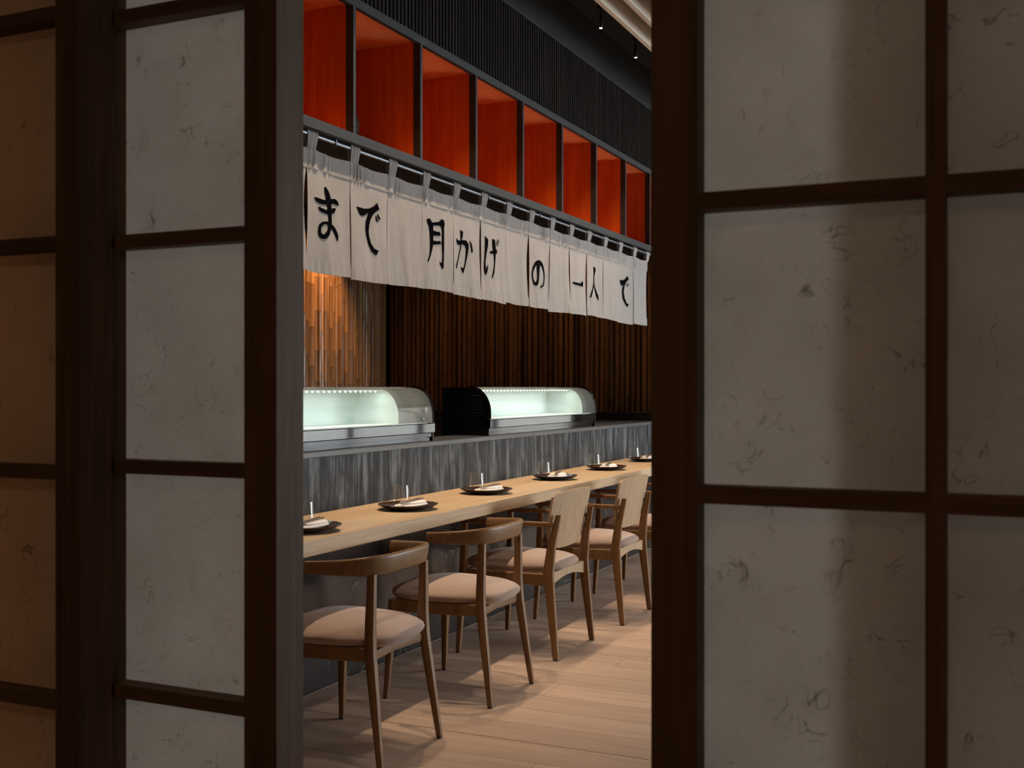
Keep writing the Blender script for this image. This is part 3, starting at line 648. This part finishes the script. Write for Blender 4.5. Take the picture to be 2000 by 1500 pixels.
# ------------------------------------------------------------------ place settings
def rounded_slab(lx, ly, h, n=28, p=2.6):
    bm = bmesh.new(); rings = []
    for s, z in ((0.90, 0), (1.0, h*0.25), (1.0, h*0.6), (0.93, h*0.9), (0.75, h)):
        rings.append([(u*s, v*s, z) for u, v in sell(lx, ly, n, p)])
    return loft(bm, rings)
ORD = ['nearest', 'second', 'third', 'fourth', 'fifth', 'sixth']
PL = [(3.540, 2.492), (4.363, 2.520), (5.190, 2.531), (6.150, 2.545), (7.030, 2.538), (7.960, 2.560)]
ZT = 0.773
base = {}
for i, (x, y) in enumerate(PL):
    q = random.Random(40+i); o_ = ORD[i]
    lab = 'dark brown round plate at the %s place setting along the oak table' % o_
    if i == 0:
        p = thing('plate', lab, 'plate', (x, y, ZT), 0, 'plates along the oak table')
        b0 = obj('dish', lathe(bmesh.new(), [(0.070, 0.0), (0.078, 0.0), (0.080, 0.006), (0.112, 0.012), (0.132, 0.021), (0.136, 0.0255), (0.133, 0.0265), (0.118, 0.0185), (0.085, 0.0135), (0.03, 0.0125)], 40), 'plate', p, smooth=True)
        base['plate'] = p
        nk = thing('napkin', '', 'napkin', (0, 0, 0), 0, 'napkins on the plates')
        bm = rounded_slab(0.100, 0.050, 0.013)
        obj('lower_fold', bm, 'napkin', nk, smooth=True, angle=60)
        bm = rounded_slab(0.078, 0.044, 0.010); bmesh.ops.translate(bm, verts=bm.verts, vec=(0.018, 0.002, 0.0115))
        obj('upper_fold', bm, 'napkin', nk, smooth=True, angle=60)
        base['napkin'] = nk
        ch = obj('chopstick', loft(bmesh.new(), [[(xx, r*u, r*v) for u, v in sell(1, 1, 8, 3)] for xx, r in ((-0.115, 0.0022), (0.06, 0.0034), (0.115, 0.0038))]), 'chop', smooth=True)
        tag(ch, '', 'chopstick', 'chopsticks on the napkins'); base['chop'] = ch
        gl = obj('tumbler', lathe(bmesh.new(), [(0.0004, 0.0), (0.040, 0.0), (0.0425, 0.004), (0.0415, 0.020), (0.0365, 0.082), (0.0358, 0.0845), (0.0348, 0.0835), (0.0352, 0.080)], 40, cap=False), 'glass', smooth=True)
        tag(gl, '', 'glass', 'tumblers on the table'); base['glass'] = gl
    else: copy_thing(base['plate'], (x, y, ZT), q.uniform(0, 3), lab)
    rz = R(q.uniform(-10, 14))
    first = i == 0
    nk = base['napkin'] if first else copy_thing(base['napkin'], (0, 0, 0), 0, '')
    nk.location = (x+0.006, y-0.012, ZT+0.0140); nk.rotation_euler.z = rz
    nk['label'] = 'folded white napkin on the %s dark plate along the oak table' % o_
    for s in (0, 1):
        c = base['chop'] if (first and s == 0) else copy_thing(base['chop'], (0, 0, 0), 0, '')
        c.location = (x+0.002, y-0.020+s*0.012, ZT+0.0395); c.rotation_euler = (0, 0, rz+R(9+2*s))
        c['label'] = ('slim brown chopstick on the %s place setting, the one %s the counter' % (o_, 'farther from' if s == 0 else 'closer to'))
    g = base['glass'] if first else copy_thing(base['glass'], (0, 0, 0), 0, '')
    g.location = (x+0.232, y+0.172, ZT)
    g['label'] = 'clear low tumbler standing behind the %s dark plate' % o_

# ------------------------------------------------------------------ chairs
def cushion(wf, wr, yr, yf, z0, h, nose=0.05):
    """rounded trapezoid seat pad, domed"""
    n = 40; out = []
    cy, hy = (yr+yf)/2, (yf-yr)/2
    for u, v in sell(1, 1, n, 3.0):
        wv = wr + (wf-wr)*(v+1)/2
        out.append((u*wv, cy + v*hy))
    bm = bmesh.new(); rings = []
    for s, z in ((0.86, 0), (0.94, 0.009), (0.985, 0.019), (1.0, 0.027), (0.985, 0.035), (0.93, 0.044), (0.82, 0.054), (0.62, 0.063), (0.32, 0.069), (0.06, 0.071)):
        rings.append([(x*s, cy+(y-cy)*s, z0 + z*h/0.071) for x, y in out])
    return loft(bm, rings)
def curved_chair(name, label, loc, rz=0):
    t = thing(name, label, 'chair', loc, rz, 'oak chairs with a curved rail')
    for s in (-1, 1):
        l = obj('leg', zpost([(s*.212, 0, .006, .0105, .0115), (s*.196, .038, .28, .0155, .018), (s*.190, .054, .40, .017, .020), (s*.187, .056, .47, .0165, .019), (s*.183, .052, .672, .0135, .0155)]), 'chair', t, smooth=True)
        obj('glide', B(s*.212-.008, s*.212+.008, -.008, .008, 0, .007), 'foot', l)
        l = obj('leg', zpost([(s*.262, .468, .006, .011, .011), (s*.246, .455, .25, .0155, .0165), (s*.232, .448, .418, .019, .020)]), 'chair', t, smooth=True)
        obj('glide', B(s*.262-.008, s*.262+.008, .460, .476, 0, .007), 'foot', l)
        obj('side_rail', sweep([(s*.188, .05, .392), (s*.214, .25, .392), (s*.232, .45, .392)], (.011, .026), 8, 5), 'chair', t, smooth=True)
    obj('front_rail', sweep([(-.232, .45, .392), (0, .452, .392), (.232, .45, .392)], (.011, .026), 8, 5), 'chair', t, smooth=True)
    obj('back_rail', sweep([(-.188, .060, .384), (0, .078, .384), (.188, .060, .384)], (.010, .018), 8, 5), 'chair', t, smooth=True)
    obj('seat', cushion(.262, .205, -.006, .522, .406, .084), 'fabric', t, smooth=True, angle=80)
    half = [(0, .018), (.07, .020), (.13, .028), (.185, .047), (.228, .083), (.256, .130), (.274, .185), (.287, .256)]
    pts = [(-x, y) for x, y in half[::-1]] + half[1:]
    path = smoothpath([(x, y, .704 - .006*min(1, (abs(x)/.287))**2 ) for x, y in pts], 4)
    n = len(path); secs = []
    for i in range(n):
        e = abs(i/(n-1)*2-1)
        secs.append((.0125 - .002*e, .035 - .013*max(0, e-.45)/.55))
    obj('crest_rail', sweep(path, secs, 14, 3.6, lean=0.16), 'chair', t, smooth=True, angle=50)
    return t
def plate_chair(name, label, loc, rz=0):
    t = thing(name, label, 'chair', loc, rz, 'oak armchairs with a veneer back')
    for s in (-1, 1):
        l = obj('leg', zpost([(s*.246, 0, .006, .0115, .0145), (s*.238, .030, .28, .0135, .022), (s*.234, .044, .42, .0145, .027), (s*.230, .030, .55, .013, .021), (s*.222, -.004, .702, .010, .013)], 12, 5), 'chair', t, smooth=True)
        obj('glide', B(s*.246-.009, s*.246+.009, -.010, .010, 0, .007), 'foot', l)
        l = obj('leg', zpost([(s*.290, .508, .006, .0115, .0115), (s*.282, .494, .25, .0165, .0165), (s*.277, .486, .42, .019, .019), (s*.274, .480, .648, .0145, .0145)], 12, 4), 'chair', t, smooth=True)
        obj('glide', B(s*.290-.008, s*.290+.008, .500, .516, 0, .007), 'foot', l)
        obj('arm', sweep(smoothpath([(s*.236, .022, .655), (s*.258, .13, .657), (s*.272, .30, .659), (s*.274, .505, .657)], 4), (.019, .0115), 10, 4), 'chair', t, smooth=True)
        obj('side_rail', sweep([(s*.234, .05, .386), (s*.258, .27, .386), (s*.276, .485, .386)], (.011, .030), 8, 5), 'chair', t, smooth=True)
    obj('front_rail', sweep([(-.276, .486, .386), (0, .488, .386), (.276, .486, .386)], (.011, .028), 8, 5), 'chair', t, smooth=True)
    # rear apron with an arched lower edge
    bm = bmesh.new(); rings = []
    for i in range(13):
        x = -.234 + .468*i/12; lo = .352 + .030*math.cos(x/.234*math.pi/2)
        rings.append([(x, .034, lo), (x, .056, lo), (x, .056, .416), (x, .034, .416)])
    loft(bm, rings); obj('back_apron', bm, 'veneer', t, smooth=True)
    obj('seat', cushion(.285, .222, .010, .547, .410, .076), 'fabric', t, smooth=True, angle=80)
    # bent veneer backrest
    bm = bmesh.new(); W, Z0, Z1 = .254, .528, .802; nx, nz = 24, 14; F = []
    def pt(u, v, off):
        # v=0 bottom .. 1 top ; rounded lower corners, slight flare upwards
        z = Z0 + (Z1-Z0)*v; hw = W*(0.955+0.045*v)
        r = .13
        if z - Z0 < r: hw -= r - math.sqrt(max(0, r*r - (r-(z-Z0))**2))*1.0
        rt = .025
        if Z1 - z < rt: hw -= rt - math.sqrt(max(0, rt*rt - (rt-(Z1-z))**2))
        x = u*hw
        y = -.022 + (.81-z)*.20 + .42*x*x
        return (x, y + off, z + 0.012*(1-(x/W)**2)*(1 if v > .5 else -0.3)*abs(v-.5)*2)
    vs = [i/nz for i in range(nz+1)]; vs = [v*v*(3-2*v)*.5 + v*.5 for v in vs]
    fr = [[bm.verts.new(pt(-1+2*i/nx, v, 0)) for i in range(nx+1)] for v in vs]
    bk = [[bm.verts.new(pt(-1+2*i/nx, v, .013)) for i in range(nx+1)] for v in vs]
    for a, b in zip(fr, fr[1:]):
        for i in range(nx): bm.faces.new((a[i], a[i+1], b[i+1], b[i]))
    for a, b in zip(bk, bk[1:]):
        for i in range(nx): bm.faces.new((a[i], b[i], b[i+1], a[i+1]))
    def rim(p, q): 
        for i in range(len(p)-1): bm.faces.new((p[i], p[i+1], q[i+1], q[i]))
    rim(fr[0], bk[0]); rim(fr[-1], bk[-1]); rim([r[0] for r in fr], [r[0] for r in bk]); rim([r[-1] for r in fr], [r[-1] for r in bk])
    obj('backrest', bm, 'veneer', t, smooth=True)
    return t
c1 = curved_chair('dining_chair', 'oak chair with curved rail nearest the camera, cut off by the left screen', (3.498, 2.006, 0))
c2 = copy_thing(c1, (4.350, 2.000, 0), 0, 'oak chair with curved rail, second along the table, whole in view')
a3 = plate_chair('armchair', 'oak armchair with broad veneer back, third seat along the table', (5.232, 2.058, 0))
copy_thing(a3, (6.130, 2.030, 0), 0, 'oak armchair with broad veneer back, fourth seat along the table')
copy_thing(a3, (7.010, 2.000, 0), 0, 'farthest oak armchair, mostly hidden by the right screen')

# ------------------------------------------------------------------ ceiling baffles and spotlights
b0 = None
bf = thing('ceiling_baffles', 'row of cream wooden baffles hung below the dark ceiling', 'baffle', (0, 0, 0))
for i in range(14):
    y = 2.240 - i*0.1515
    if b0 is None: b0 = obj('baffle', B(2.0, 12.3, -.0145, .0145, 3.55, 3.79), 'baffle', bf, loc=(0, y, 0))
    else: inst('baffle', b0, bf, (0, y, 0))
for x in (2.6, 5.0, 7.4, 9.8, 12.0): obj('carrier', B(x, x+.04, .25, 2.27, 3.79, ZC), 'black', bf)
def spot(x, y, z, label, power, aim, size, col, first=None, group='ceiling spotlights'):
    if first is None:
        t = thing('track_spotlight', label, 'spotlight', (x, y, z), 0, group)
        b = obj('lamp_body', loft(bmesh.new(), [[(r*math.cos(a*math.pi/8), r*math.sin(a*math.pi/8), zz) for a in range(16)] for r, zz in ((.0095, 0), (.0095, .075), (.006, .085))]), 'black', t, smooth=True)
        obj('lens', loft(bmesh.new(), [[(r*math.cos(a*math.pi/8), r*math.sin(a*math.pi/8), zz) for a in range(16)] for r, zz in ((.0085, -.001), (.0085, .002))]), 'lens', b)
        obj('joint', B(-.006, .006, -.006, .006, .08, .115), 'black', t)
        obj('adapter', B(-.018, .018, -.016, .016, .112, .155), 'black', t)
        obj('cable', sweep(smoothpath([(.009, 0, .05), (.05, -.03, .055), (.09, -.07, .085), (.12, -.11, .11)], 4), (.004, .004), 6, 2), 'black', t, smooth=True)
    else: t = copy_thing(first, (x, y, z), 0, label)
    d = bpy.data.lights.new('spot_light', 'SPOT'); d.energy = power; d.color = col; d.spot_size = R(size); d.spot_blend = 1.0; d.shadow_soft_size = 0.02
    l = bpy.data.objects.new('spot_light', d); COL.objects.link(l); l.location = (x, y, z-0.012)
    l.rotation_euler = (Vector(aim) - Vector((x, y, z-0.012))).to_track_quat('-Z', 'Y').to_euler()
    return t
WARM = (1.0, 0.75, 0.51)
tr = obj('lighting_track', B(2.2, 9.2, 2.372, 2.408, 3.705, 3.74), 'black'); tag(tr, 'black lighting track on the dark ceiling above the table edge', 'lighting track')
for x in (2.5, 4.5, 6.9, 9.0): obj('stem', B(x, x+.02, 2.38, 2.40, 3.74, ZC), 'black', tr)
s0 = spot(6.520, 2.390, 3.550, 'lit black spotlight hanging nearer, left of the two on the track', SPOT_W, (6.5, 2.62, 0.77), 70, WARM)
for k in (-4, -3, -2, -1, 1, 2):
    lab = 'lit black spotlight hanging farther, right of the two on the track' if k == 1 else 'black track spotlight above the table, out of the frame'
    spot(6.520+.682*k, 2.390, 3.550, lab, SPOT_W, (6.5+.682*k, 2.62, 0.77), 70, WARM, s0)
for k in range(5):  # added downlights, there to brighten the aisle floor
    x, y = 3.0 + 1.35*k, 0.95
    t = obj('aisle_fill_downlight', lathe(bmesh.new(), [(.02, 0), (.05, 0), (.05, .2), (.02, .2)], 18), 'black', smooth=True, loc=(x, y+.004, 3.60)); tag(t, 'added black downlight brightening the aisle floor, between the ceiling baffles, out of the frame', 'downlight', 'added downlights over the aisle')
    d = bpy.data.lights.new('aisle_fill_light', 'SPOT'); d.energy = AISLE_FILL_W; d.color = (1.0, 0.87, 0.74); d.spot_size = R(85); d.spot_blend = 0.6; d.shadow_soft_size = 0.05
    l = bpy.data.objects.new('aisle_fill_light', d); COL.objects.link(l); l.location = (x, y+.004, 3.545)
for (x, y), aim, pw, ang, lab in (((8.05, 5.22), (7.95, 5.6, 1.9), KITCHEN_W, 95, 'black downlight in the kitchen ceiling above the bamboo back wall'),
                                  ((8.30, 4.05), (9.3, 3.9, 1.55), KITCHEN_W*0.10, 125, 'added downlight brightening the bamboo end wall, unseen in the kitchen ceiling')):  # the second one is added to lift the dark end wall
    kl = obj('kitchen_downlight', lathe(bmesh.new(), [(.03, 0), (.06, 0), (.06, .05), (.03, .05)], 20), 'black', smooth=True, loc=(x, y, 2.81)); tag(kl, lab, 'downlight')
    d = bpy.data.lights.new('kitchen_light', 'SPOT'); d.energy = pw; d.color = (1.0, 0.54, 0.23); d.spot_size = R(ang); d.spot_blend = 0.6; d.shadow_soft_size = 0.03
    l = bpy.data.objects.new('kitchen_light', d); COL.objects.link(l); l.location = (x, y, 2.80); l.rotation_euler = (Vector(aim) - l.location).to_track_quat('-Z', 'Y').to_euler()
lw = obj('alcove_fill_strip', boxes([(1.30, 1.34, 1.50, 1.56, 0.1, 2.4)]), 'black'); tag(lw, 'added unseen fill strip behind the amber screen', 'fill strip')  # added out of sight to tint the far-left paper amber
d = bpy.data.lights.new('alcove_fill_light', 'AREA'); d.energy = ALCOVE_FILL_W; d.color = (1.0, 0.42, 0.13); d.shape = 'RECTANGLE'; d.size = 2.3; d.size_y = 0.05
l = bpy.data.objects.new('alcove_fill_light', d); COL.objects.link(l); l.location = (1.295, 1.53, 1.25); l.rotation_euler = (0, R(90), 0)
hl = obj('hall_fill_lamp', lathe(bmesh.new(), [(.02, 0.05), (.14, 0.05), (.15, 0.03), (.15, 0), (.02, 0)], 28), 'plaster', smooth=True, loc=(-1.0, .2, 2.65)); tag(hl, 'added fill fixture in the dim hall behind the camera', 'fill fixture')  # added fill so the screen frames do not go black
d = bpy.data.lights.new('hall_fill_light', 'AREA'); d.energy = HALL_FILL_W; d.color = (1.0, 0.60, 0.33); d.shape = 'DISK'; d.size = 0.28
l = bpy.data.objects.new('hall_fill_light', d); COL.objects.link(l); l.location = (-1.0, .2, 2.64)

# ------------------------------------------------------------------ sliding paper screens in the foreground
Z0R, DZ = 0.169, 0.2645
def screen(label, xf, yr, n, zoff=0.0, ds=0.0435, th=0.050, paper='paper'):
    """xf = front plane, yr = right-hand edge, n panes wide"""
    t = thing('shoji_screen', label, 'sliding screen', (0, 0, 0))
    pw, mw = 0.1932, 0.016
    yl = yr + ds*2 + n*pw + (n-1)*mw
    for a, b in ((yr, yr+ds), (yl-ds, yl)): obj('stile', B(xf, xf+th, a, b, 0.004, 2.408), 'frame', t)
    for z0, z1 in ((0.004, 0.10), (2.33, 2.408)): obj('rail', B(xf+.001, xf+th-.001, yr+ds, yl-ds, z0, z1), 'frame_h', t)
    ys = [yr+ds+k*(pw+mw) for k in range(n)]
    zs = [Z0R + zoff + DZ*k for k in range(9)]
    xp = xf + 0.023
    for k in range(1, n): obj('muntin', B(xf, xp, ys[k]-mw, ys[k], 0.10, 2.33), 'frame', t)
    for z in zs:
        if 0.11 < z-.008 and z+.008 < 2.32:
            for y in ys: obj('muntin', B(xf+.0006, xp, y, y+pw, z-.008, z+.008), 'frame_h', t)
    lv = [0.10] + [z for z in zs if 0.12 < z < 2.32] + [2.33]
    for y in ys:
        for a, b in zip(lv, lv[1:]):
            obj('paper_pane', B(xp, xp+.0008, y-.006, y+pw+.006, a, b), paper, t)
    return t
SCREEN_W = 2*0.0435 + 4*0.1932 + 3*0.016
screen('left shoji screen next to the opening, pale paper lit from behind', 1.000, 0.7427, 4)
screen('nearest shoji screen at the far left, its paper glowing amber', 0.945, 0.974, 4, -0.005, 0.037)
screen('right shoji screen with large pale grey panes beside the opening', 0.985, 0.312 - SCREEN_W, 4, -0.0035)
screen('second right shoji screen in the rear track, hidden behind the first', 1.070, 0.125 - SCREEN_W, 4, -0.0035, ds=0.024, paper='paper_thin')
